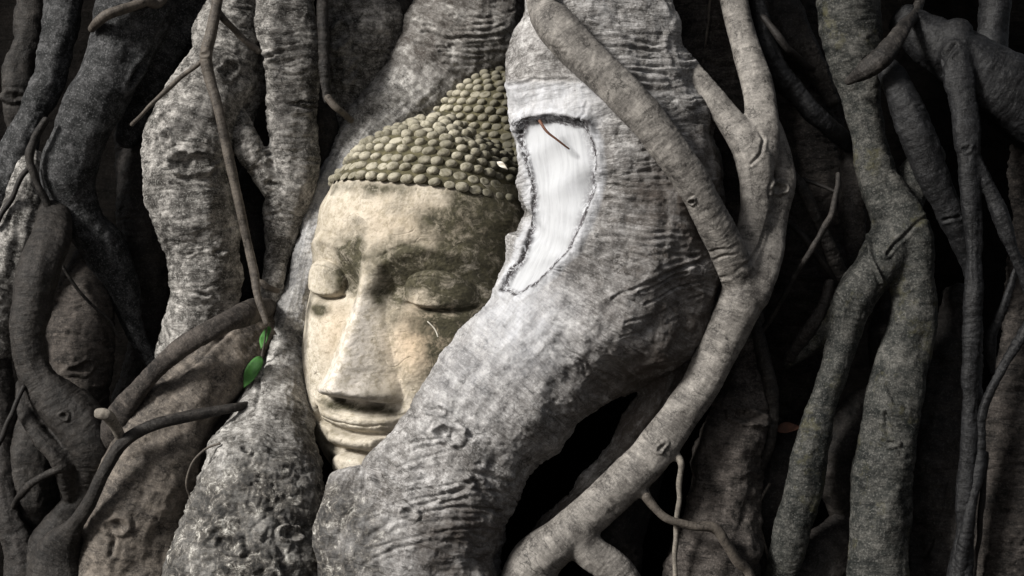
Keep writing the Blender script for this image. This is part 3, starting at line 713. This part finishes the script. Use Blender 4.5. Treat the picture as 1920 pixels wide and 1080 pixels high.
root('twin_leg_root', 'thick root with two long legs, the left slim and the right stout and lichened', 'moss', [
    [(1590, -30, 64, .20), (1600, 80, 58, .20), (1610, 160, 40, .20), (1625, 240, 32, .20), (1645, 330, 40, .20), (1680, 410, 52, .19), (1700, 490, 54, .18), (1710, 570, 44, .17), (1698, 660, 47, .16), (1680, 740, 53, .15), (1664, 840, 56, .15), (1654, 940, 58, .15), (1646, 1080, 60, .15)],
    [(1685, 430, 46, .18), (1645, 500, 42, .15), (1600, 562, 38, .14), (1580, 640, 28, .14), (1560, 705, 27, .13), (1536, 780, 29, .13), (1518, 860, 34, .13), (1498, 960, 36, .14), (1478, 1030, 33, .15), (1462, 1090, 32, .17)],
    [(1745, 290, 30, .26), (1712, 335, 34, .24), (1685, 400, 40, .21)],
    [(1600, 560, 30, .15), (1552, 610, 28, .17), (1505, 655, 22, .19), (1475, 685, 10, .20)]],
    seg=24, vox=.0032, smooth_it=16, lump=.008, grooves=[([(1582, 545), (1600, 570), (1625, 582)], 4, .007), ([(1572, 555), (1592, 583), (1618, 592)], 3, .006), ([(1630, 420), (1632, 480), (1655, 530)], 3, -.007),
    ([(1750, 395), (1715, 425), (1680, 455), (1665, 475)], 3, .007), ([(1665, 720), (1680, 760), (1700, 770)], 3, .006), ([(1660, 775), (1662, 815), (1690, 850)], 3.5, .008), ([(1680, 610), (1710, 625)], 2, .004)],
    knots=[(1668, 830, 18, 9, 10, .005)])
root('hooked_root', 'short dark hooked branch lying across the top of the twin legged root', 'mid', [
    [(1725, 0, 10, .22), (1695, 52, 15, .13), (1655, 105, 22, .09), (1620, 132, 18, .10), (1590, 152, 9, .13)]])
root('slanting_root', 'dark slate root slanting from the knotted mass down to the right', 'darkgrey', [
    [(1655, 118, 18, .16), (1680, 160, 28, .13), (1711, 228, 32, .12), (1742, 311, 31, .12), (1778, 389, 28, .13), (1808, 460, 24, .15), (1826, 520, 18, .18)]], grooves=[([(1772, 412), (1800, 408)], 2, .005)], knots=[(1720, 200, 10, 6, 0, .003)])
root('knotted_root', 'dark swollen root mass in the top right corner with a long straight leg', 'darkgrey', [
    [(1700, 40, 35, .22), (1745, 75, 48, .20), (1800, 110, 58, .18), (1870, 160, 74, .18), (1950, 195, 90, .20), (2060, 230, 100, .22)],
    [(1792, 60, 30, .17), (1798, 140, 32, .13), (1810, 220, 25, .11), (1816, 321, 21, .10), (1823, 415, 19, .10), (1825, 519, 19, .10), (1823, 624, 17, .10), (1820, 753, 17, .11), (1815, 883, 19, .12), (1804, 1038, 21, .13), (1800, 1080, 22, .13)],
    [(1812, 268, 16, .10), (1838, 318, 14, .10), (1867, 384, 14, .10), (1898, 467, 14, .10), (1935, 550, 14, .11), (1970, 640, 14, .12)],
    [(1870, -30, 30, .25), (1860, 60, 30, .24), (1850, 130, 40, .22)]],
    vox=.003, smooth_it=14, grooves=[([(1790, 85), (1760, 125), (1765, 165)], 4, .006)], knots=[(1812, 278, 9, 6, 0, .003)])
root('drooping_root', 'dark curved root drooping from the top edge toward the black gap', 'darkgrey', [
    [(1415, -30, 16, .16), (1428, 50, 20, .16), (1445, 110, 25, .16), (1493, 175, 22, .17), (1545, 230, 19, .18), (1610, 285, 14, .26)]])
root('drooping_root', 'upper dark root sloping behind the drooping one under the top edge', 'dark', [
    [(1440, -30, 40, .30), (1480, 60, 42, .28), (1530, 130, 26, .28), (1560, 190, 14, .28)]])
thin_root('rootlet', 'thin dark rootlet sloping down from the top edge above the drooping root', [(1405, -10, 7, .18), (1440, 40, 7, .14), (1480, 90, 7, .14), (1524, 130, 6, .2)], 'darkvine')
root('upright_root', 'upright dark root segment left of the twin legged root', 'dark', [
    [(1590, 270, 20, .26), (1598, 320, 25, .25), (1600, 400, 25, .24), (1604, 470, 20, .24), (1610, 520, 16, .25)]])
root('crossing_root', 'slim grey root bending down from the knot of the pale forked root', 'mid', [
    [(1472, 316, 14, .12), (1504, 355, 15, .12), (1530, 406, 14, .13), (1556, 465, 14, .15), (1578, 520, 13, .18)]])
thin_root('rootlet', 'thin pale rootlet crossing slantwise in front of the slim grey root', [(1571, 325, 4, .10), (1571, 350, 5, .09), (1561, 396, 6, .08), (1540, 438, 6, .08), (1519, 470, 6, .08), (1485, 525, 5, .10), (1455, 580, 5, .13), (1430, 622, 4, .15)], 'mid')
thin_root('rootlet', 'thin dark rootlet running down right under the pale crossing rootlet', [(1480, 416, 6, .15), (1505, 440, 7, .13), (1530, 475, 7, .14), (1570, 530, 7, .18)], 'darkvine')
thin_root('rootlet', 'short thin twig like rootlet level beside the pale crossing rootlet', [(1494, 335, 4, .13), (1525, 342, 4, .12), (1568, 360, 3, .11)], 'darkvine')
root('small_root', 'small dark root leaning from the wrinkled joint to the lower left', 'dark', [
    [(1556, 530, 12, .15), (1545, 570, 13, .15), (1515, 620, 15, .16), (1480, 672, 9, .19)]])
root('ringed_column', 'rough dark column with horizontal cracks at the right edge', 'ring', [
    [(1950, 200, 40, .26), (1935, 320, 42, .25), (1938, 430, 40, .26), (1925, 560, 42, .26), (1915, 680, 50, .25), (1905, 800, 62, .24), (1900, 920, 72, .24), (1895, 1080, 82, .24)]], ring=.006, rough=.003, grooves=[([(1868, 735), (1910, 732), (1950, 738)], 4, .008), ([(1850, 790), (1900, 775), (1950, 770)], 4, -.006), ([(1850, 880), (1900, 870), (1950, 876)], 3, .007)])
root('wiry_root', 'thin dark root kinking downward beside the rough column at the right edge', 'darkgrey', [
    [(1905, 505, 9, .13), (1885, 570, 10, .13), (1858, 640, 10, .13), (1862, 700, 7, .15)]], vox=.0024)
root('wiry_root', 'long wiry dark root crossing in front of the rough right column', 'darkgrey', [
    [(1960, 560, 10, .12), (1918, 628, 10, .11), (1872, 705, 10, .10), (1842, 775, 10, .10), (1838, 860, 9, .11), (1815, 980, 11, .11), (1800, 1085, 14, .12)]], vox=.0024)
thin_root('rootlet', 'thin dark rootlet hanging in front of the rough column beside the wiry root', [(1846, 850, 5, .15), (1842, 930, 6, .15), (1836, 1010, 5, .16), (1828, 1062, 4, .18)], 'darkvine')
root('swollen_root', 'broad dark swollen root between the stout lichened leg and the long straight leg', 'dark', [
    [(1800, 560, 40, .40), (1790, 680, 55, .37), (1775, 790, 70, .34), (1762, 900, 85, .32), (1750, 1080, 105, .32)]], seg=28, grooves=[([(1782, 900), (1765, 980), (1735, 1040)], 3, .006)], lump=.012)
root('bent_root', 'brownish root bent like an elbow between the two legs', 'mid', [
    [(1660, 560, 26, .32), (1662, 640, 32, .30), (1655, 720, 28, .28), (1610, 775, 38, .26), (1578, 830, 44, .25), (1572, 900, 40, .25), (1590, 960, 30, .27)]], knots=[(1655, 640, 12, 7, 10, .004)])
root('stump_root', 'dark squat root at the foot of the slim left leg', 'dark', [
    [(1520, 800, 26, .26), (1468, 850, 36, .24), (1446, 940, 46, .24), (1450, 1020, 48, .24), (1455, 1080, 50, .24)]], lump=.012)
root('sprawling_root', 'dark root sprawling upward to the right between both feet', 'dark', [
    [(1640, 930, 40, .30), (1590, 1000, 50, .26), (1530, 1060, 60, .24), (1500, 1110, 70, .24)]])
thin_root('rootlet', 'pale thread like rootlet looping over the dark squat root', [(1442, 908, 3, .17), (1424, 940, 3, .16), (1421, 975, 3, .16), (1436, 1028, 3.2, .16), (1449, 1085, 3.2, .17)], 'vine')

# ------------------------------------------------------------------ roots left of the head
root('segmented_root', 'pale segmented root column with peeling rings left of the arching root', 'pale', [
    [(536, -30, 56, 0.380), (543, 104, 55, 0.380), (549, 207, 49, 0.390), (551, 311, 46, 0.400), (535, 389, 40, 0.420), (522, 467, 28, 0.440), (514, 529, 24, 0.410), (508, 590, 26, 0.440)],
    [(440, 215, 20, 0.380), (468, 278, 28, 0.370), (500, 325, 28, 0.390), (530, 375, 30, 0.410)]],
    ring=.0055, seg=28, smooth_it=10, grooves=wrinkles(488, 598, 60, 130, 6, 8, 0, 3, .007, seed=21) + wrinkles(495, 595, 190, 300, 6, 6, 0, 2.5, .004, seed=22) + [([(482, 68), (530, 62), (590, 55)], 4, .009), ([(490, 110), (530, 95), (595, 90)], 4, .008), ([(500, 200), (540, 196), (590, 205)], 3, .008), ([(505, 285), (550, 300), (595, 300)], 3, .005), ([(500, 345), (530, 352), (570, 378)], 3, .006), ([(495, 405), (530, 400), (575, 410)], 3, .006)])
root('knotted_column', 'thick pale root column with an eye shaped knot left of the long vine', 'pale', [
    [(448, -30, 60, 0.400), (435, 60, 66, 0.400), (405, 150, 76, 0.390), (368, 230, 80, 0.370), (352, 311, 84, 0.360), (360, 389, 80, 0.360), (375, 467, 73, 0.370), (383, 544, 72, 0.380), (368, 624, 64, 0.390), (345, 700, 60, 0.410)],
    [(462, -30, 40, .42), (462, 100, 44, .42), (448, 200, 38, .42), (425, 270, 28, .40)]],
    ring=.004, lump=.010, seg=32, smooth_it=10, knots=[(352, 306, 38, 21, 5, .009), (312, 258, 12, 14, 0, .006), (408, 470, 17, 9, 10, .006), (430, 130, 16, 22, 60, .004)],
    grooves=[([(390, 328), (405, 310), (430, 298)], 4, -.006), ([(318, 345), (360, 352), (410, 350)], 3, .006), ([(315, 545), (350, 548), (390, 553)], 3, .006)])
root('long_vine', 'long thin brown vine root hanging in front of the knotted pale column', 'vine', [
    [(412, -30, 10, 0.240), (398, 52, 12, 0.240), (386, 104, 12, 0.240), (394, 150, 11, 0.240), (410, 207, 10, 0.230), (435, 321, 9.5, 0.230), (461, 441, 9, 0.240), (476, 508, 9, 0.240), (483, 555, 8, 0.230), (500, 606, 6.5, 0.220)]],
    vox=.0022, lump=.002, ring=.001, fib=.0005, rough=.0004, cat='vine', knots=[(386, 104, 10, 6, 0, .002)],
    thin=[('rootlet', [(384, 110, 4, 0.250), (350, 138, 4.5, 0.260), (311, 168, 4.5, 0.250), (275, 205, 4, 0.250), (248, 234, 3.5, 0.280)], 'vine'),
          ('rootlet', [(404, 10, 6, 0.250), (418, 36, 6, 0.260), (445, 62, 6, 0.290), (484, 98, 5.5, 0.300)], 'vine')])
thin_root('rootlet', 'short pinkish rootlet wrapped round the foot of the segmented column', [(478, 536, 6, 0.270), (490, 528, 7, 0.270), (505, 540, 7, 0.275), (522, 548, 6, 0.290)], 'vine')
root('slender_root', 'slender upright root beside the segmented column ending in a short pale tip', 'mid', [
    [(604, -30, 10, 0.360), (606, 60, 10, 0.350), (608, 130, 9.5, 0.350), (615, 188, 9, 0.350)]], vox=.0022, thin=[('root_tip', [(614, 184, 7.5, .34), (632, 205, 7, .34), (660, 226, 6, .37)], 'vine')])
root('mottled_root', 'wide pale mottled root behind the arching root near the top edge', 'pale', [
    [(660, -30, 70, 0.520), (680, 50, 78, 0.520), (665, 130, 64, 0.530), (650, 210, 50, 0.540), (640, 300, 40, 0.560)]], ring=.004, knots=[(640, 65, 16, 30, 10, .006), (660, 135, 10, 26, 25, .006)])
root('narrow_root', 'narrow grey root squeezed between the segmented column and arching root', 'mid', [
    [(590, 120, 18, 0.480), (602, 200, 24, 0.480), (610, 260, 30, 0.480), (608, 330, 28, 0.480), (600, 400, 24, 0.500)]])
root('top_root', 'short dark root wedged at the top edge left of the arching root', 'dark', [
    [(725, -40, 30, .54), (745, 20, 38, .54), (735, 90, 34, .56)]])
root('swollen_root', 'fat smooth tan root bulging from the left cheek toward the bottom left', 'swell', [
    [(540, 560, 30, 0.560), (500, 605, 50, 0.440), (434, 662, 62, 0.320), (368, 722, 74, 0.270), (315, 800, 86, 0.250), (285, 880, 96, 0.250), (258, 980, 102, 0.250), (238, 1080, 106, 0.250)]],
    lump=.008, ring=.0016, seg=32, grooves=[([(440, 610), (400, 650), (350, 690), (300, 740)], 4, .006), ([(200, 985), (215, 1010), (210, 1040)], 4, .006)], knots=[(220, 985, 22, 18, 0, .005), (245, 905, 10, 9, 0, .004)])
root('clasping_root', 'tan root strand lying along the upper edge of the fat smooth root', 'warmring', [
    [(515, 572, 18, 0.490), (474, 583, 22, 0.270), (418, 608, 20, 0.180), (355, 642, 20, 0.170), (303, 684, 18, 0.170), (266, 724, 18, 0.180), (238, 758, 24, 0.200), (220, 800, 30, 0.230), (205, 830, 22, 0.250)]], lump=.003, ring=.0012)
root('surface_vine', 'dark slim root snaking across the fat smooth root into the bottom left', 'mid', [
    [(470, 758, 8, 0.215), (440, 764, 9, 0.175), (363, 778, 11, 0.155), (290, 796, 12, 0.130), (233, 828, 13, 0.125), (198, 880, 13, 0.130), (168, 942, 14, 0.135), (140, 985, 18, 0.155), (115, 1030, 45, 0.195), (110, 1080, 60, 0.205)]],
    vox=.0026, lump=.002, ring=.0012, rough=.0008, cat='vine')
root('stub_root', 'short blunt pale stub poking out beside the dark snaking root', 'warm', [
    [(184, 775, 10, 0.075), (200, 778, 12, 0.075), (215, 798, 11, 0.105), (230, 828, 10, 0.135)]], vox=.0024, lump=.001, ring=.0006, rough=.0003)
root('dim_root', 'dim root stub in the black gap left of the crusty foot', 'mid', [
    [(410, 850, 20, .32), (385, 895, 28, .30), (350, 960, 34, .30), (320, 1040, 40, .32)]])
thin_root('rootlet', 'hair thin tan rootlet curled in the black gap beside the crusty foot', [(412, 832, 2.2, .12), (385, 842, 2.2, .12), (360, 868, 2.2, .12), (349, 905, 2.2, .12), (358, 932, 2.2, .13), (373, 950, 2, .14)])
root('broad_root', 'broad speckled grey root leaning down from the top left', 'grey', [
    [(262, -30, 74, 0.410), (225, 95, 60, 0.400), (178, 195, 58, 0.390), (138, 280, 55, 0.390), (126, 345, 50, 0.400), (150, 412, 40, 0.420), (192, 460, 42, 0.440), (222, 520, 36, 0.450), (246, 600, 22, 0.450), (268, 650, 18, 0.450), (290, 680, 20, 0.460)],
    [(360, -30, 52, 0.490), (318, 85, 46, 0.480), (275, 175, 34, 0.480), (235, 260, 22, 0.480)]],
    seg=30, lump=.008, ring=.0012, grooves=[([(322, 20), (290, 85), (255, 140), (243, 160)], 4, .012)])
thin_root('root_spur', 'pale brown spur lying along the top left edge of the broad speckled root', [(310, -12, 9, 0.370), (270, 2, 10, 0.340), (225, 18, 10, 0.320), (190, 36, 10, 0.320), (172, 55, 8, 0.350)], cat='thin root')
root('tall_root', 'tall slate root left of the broad speckled root at the top', 'grey', [
    [(122, -30, 42, 0.450), (104, 104, 33, 0.440), (78, 181, 31, 0.430), (45, 249, 32, 0.420), (15, 325, 34, 0.420), (-20, 400, 36, 0.420), (-60, 500, 40, 0.440)]])
root('lumpy_root', 'lumpy brown root with a folded knot near the top left edge', 'mid', [
    [(65, -30, 30, 0.490), (55, 60, 30, 0.480), (38, 130, 30, 0.470), (30, 190, 26, 0.460), (38, 240, 22, 0.470)]], lump=.01, knots=[(30, 180, 22, 12, 5, .007)])
root('fluted_root', 'fluted pale root at the left edge below the crossing of vines', 'pale', [
    [(60, 300, 24, 0.410), (45, 380, 38, 0.390), (25, 460, 48, 0.380), (5, 540, 50, 0.380), (-15, 640, 55, 0.400)]], fib=.006, ring=.001)
thin_root('rootlet', 'dark twisted rootlet crossing over the broad speckled root at the left', [(85, 225, 7, 0.330), (64, 262, 8, 0.330), (57, 311, 8, 0.335), (78, 360, 7, 0.345), (95, 400, 7, 0.360), (122, 460, 5, 0.380)], 'mid')
thin_root('rootlet', 'thin black rootlet slanting to the left edge over the fluted root', [(60, 310, 5, 0.350), (42, 330, 5, 0.340), (20, 375, 5, 0.340), (-10, 425, 5, 0.340)], 'darkvine')
root('coiling_root', 'long coiling brown root winding down the left side of the picture', 'mid', [
    [(135, 335, 24, .45), (108, 385, 32, .40), (95, 445, 38, .33), (72, 505, 40, 0.280), (60, 572, 38, 0.270), (52, 634, 33, 0.260), (66, 700, 36, 0.260), (104, 750, 45, 0.260), (150, 798, 48, 0.260), (176, 852, 44, 0.270), (162, 912, 30, 0.290), (128, 965, 32, 0.300), (100, 1020, 46, 0.310), (95, 1080, 60, 0.320)],
    [(42, 720, 14, 0.270), (45, 770, 13, 0.250), (74, 818, 17, 0.240), (112, 862, 21, 0.240), (126, 905, 17, 0.260), (140, 950, 14, 0.290)]],
    seg=26, smooth_it=10, lump=.006, knots=[(120, 780, 10, 8, 0, .004)])
thin_root('rootlet', 'thin dark rootlet arcing left from the small loop of the coiling root', [(112, 882, 7, 0.230), (85, 890, 7, 0.240), (58, 906, 7, 0.250), (38, 928, 6, 0.270), (24, 950, 5, 0.300)], 'mid')
root('barrel_root', 'bulging brown ringed root behind the coiling root', 'warmring', [
    [(170, 470, 30, 0.490), (158, 560, 55, 0.450), (150, 650, 64, 0.430), (156, 730, 54, 0.430), (165, 800, 40, 0.450)]], ring=.004, lump=.008, knots=[(150, 690, 26, 12, -10, .006)], grooves=[([(130, 625), (160, 635), (205, 650)], 4, .006)])
root('barrel_root', 'dark bulging root under the small loop at the lower left', 'mid', [
    [(75, 760, 34, 0.380), (62, 850, 46, 0.360), (62, 920, 50, 0.360), (75, 1000, 46, 0.380), (80, 1085, 46, 0.400)]], lump=.008)
root('edge_root', 'dark root rising along the bottom left corner edge', 'dark', [
    [(-25, 640, 40, 0.390), (-10, 760, 36, 0.370), (5, 880, 26, 0.330), (15, 960, 26, 0.310), (40, 1020, 34, 0.310), (50, 1080, 46, 0.320)]])
thin_root('rootlet', 'straight thin dark rootlet at the left edge beside the coiling root', [(45, 725, 5, 0.230), (28, 765, 5, 0.220), (8, 810, 5, 0.220), (-12, 850, 5, 0.220)], 'darkvine')
thin_root('rootlet', 'thin rootlet slanting over the brown ringed bulge', [(118, 500, 3, 0.380), (140, 535, 3, 0.380), (170, 570, 3, 0.380), (205, 600, 3, 0.380), (225, 640, 2.5, 0.390)], 'mid')
root('gap_root', 'very dark root deep in the gap left of the knotted pale column', 'dark', [
    [(250, 200, 40, 0.580), (262, 330, 46, 0.540), (262, 430, 48, 0.540), (285, 540, 40, 0.560), (270, 660, 34, 0.560), (240, 760, 34, 0.560)]], ring=.004)
root('gap_root', 'dark root in the gap behind the vine and segmented column', 'dark', [
    [(470, 330, 30, 0.520), (470, 430, 36, 0.500), (455, 540, 40, 0.500), (420, 620, 40, 0.520)]])

# ------------------------------------------------------------------ small things
def leaf_mat(name, c1, c2):
    s = N(name); oc = s.n('TexCoord').outputs['Object']
    s.l(s.ramp(s.noise(oc, 60, 4, .6), (.3, c1), (.7, c2)), s.b.inputs['Base Color']); s.b.inputs['Roughness'].default_value = .75
    s.b.inputs['Transmission Weight'].default_value = 0; return s.m
def blade(name, a, b, wd, bend, mat, normal=(0, -1, 0), parent=None):
    a = np.array(a); b = np.array(b); t = b-a; L = np.linalg.norm(t); t /= L; nrm = np.array(normal, float); nrm -= t*(nrm@t); nrm /= np.linalg.norm(nrm)
    sd = np.cross(t, nrm); n, m = 14, 7; v = []
    for i in range(n):
        s = i/(n-1); w = wd*(math.sin(math.pi*min(1, s**.75*1.0))**.8 if 0 < s < 1 else .02)
        for j in range(m):
            q = j/(m-1)*2-1
            v.append(a + t*L*s + sd*w*q*(1+.04*math.sin(s*40)) + nrm*(bend*math.sin(math.pi*s)*L + .25*w*abs(q) + .002*math.sin(9*s+q*2)))
    f = [(i*m+j, i*m+j+1, (i+1)*m+j+1, (i+1)*m+j) for i in range(n-1) for j in range(m-1)]
    me = mesh_np(name, np.array(v), np.array(f)); smooth(me); o = link(name, me, mat)
    md = o.modifiers.new('thick', 'SOLIDIFY'); md.thickness = .0006
    if parent: put(o, parent)
    return o
green = leaf_mat('green_leaf', (.02, .085, .012), (.05, .18, .03))
sp = empty('green_sprig', Vector(P(470, 745, .30)), 'bright green leafy sprig peeping out left of the arching root', 'sprig')
put(thin_mesh('stem', [(470, 745, 2, .30), (484, 700, 2, .29), (494, 650, 1.8, .28), (500, 615, 1.4, .28)], 'vine'), sp)
blade('leaf', P(490, 668, .27), P(457, 728, .24), .015, .04, green, (-.2, -1, .1), sp)
blade('leaf', P(506, 612, .30), P(489, 656, .28), .010, .05, green, (-.4, -1, .1), sp)
dry = leaf_mat('dry_leaf', (.06, .025, .015), (.12, .05, .028)); pale_l = leaf_mat('pale_flake', (.5, .45, .38), (.66, .62, .56))
fl = blade('dry_flake', P(932, 303, .205), P(952, 318, .20), .005, .1, pale_l, (0, -1, .2)); tag(fl, 'tiny pale dry flake resting on the mossy hair curls', 'flake')
dl = blade('dead_leaf', P(1452, 806, .19), P(1505, 802, .19), .011, .08, dry, (0, -1, .6)); tag(dl, 'dead reddish leaf caught in the gap by the dark bow curved root', 'leaf')
BK['twig'] = bark('red_twig_bark', (.22, .10, .06), (.07, .035, .025), .2, .3, .3, .1, .6, bs=.3)
BK['thread'] = bark('pale_fibre', (.6, .57, .5), (.5, .46, .4), .1, .1, .1, .1, .6, bs=.1)
thin_root('twig', 'short reddish brown twig stuck on the top of the white painted scar', [(1012, 226, 3, -.035), (1026, 246, 2.6, -.045), (1046, 262, 2, -.045), (1067, 279, 1.4, -.036)], 'twig', 'twig', None)
thin_root('fibre', 'fine white curved thread clinging to the right cheek of the stone head', [(802, 603, 1.1, .10), (812, 613, 1.2, .10), (818, 622, 1.1, .10), (821, 631, .9, .10)], 'thread', 'fibre', None)
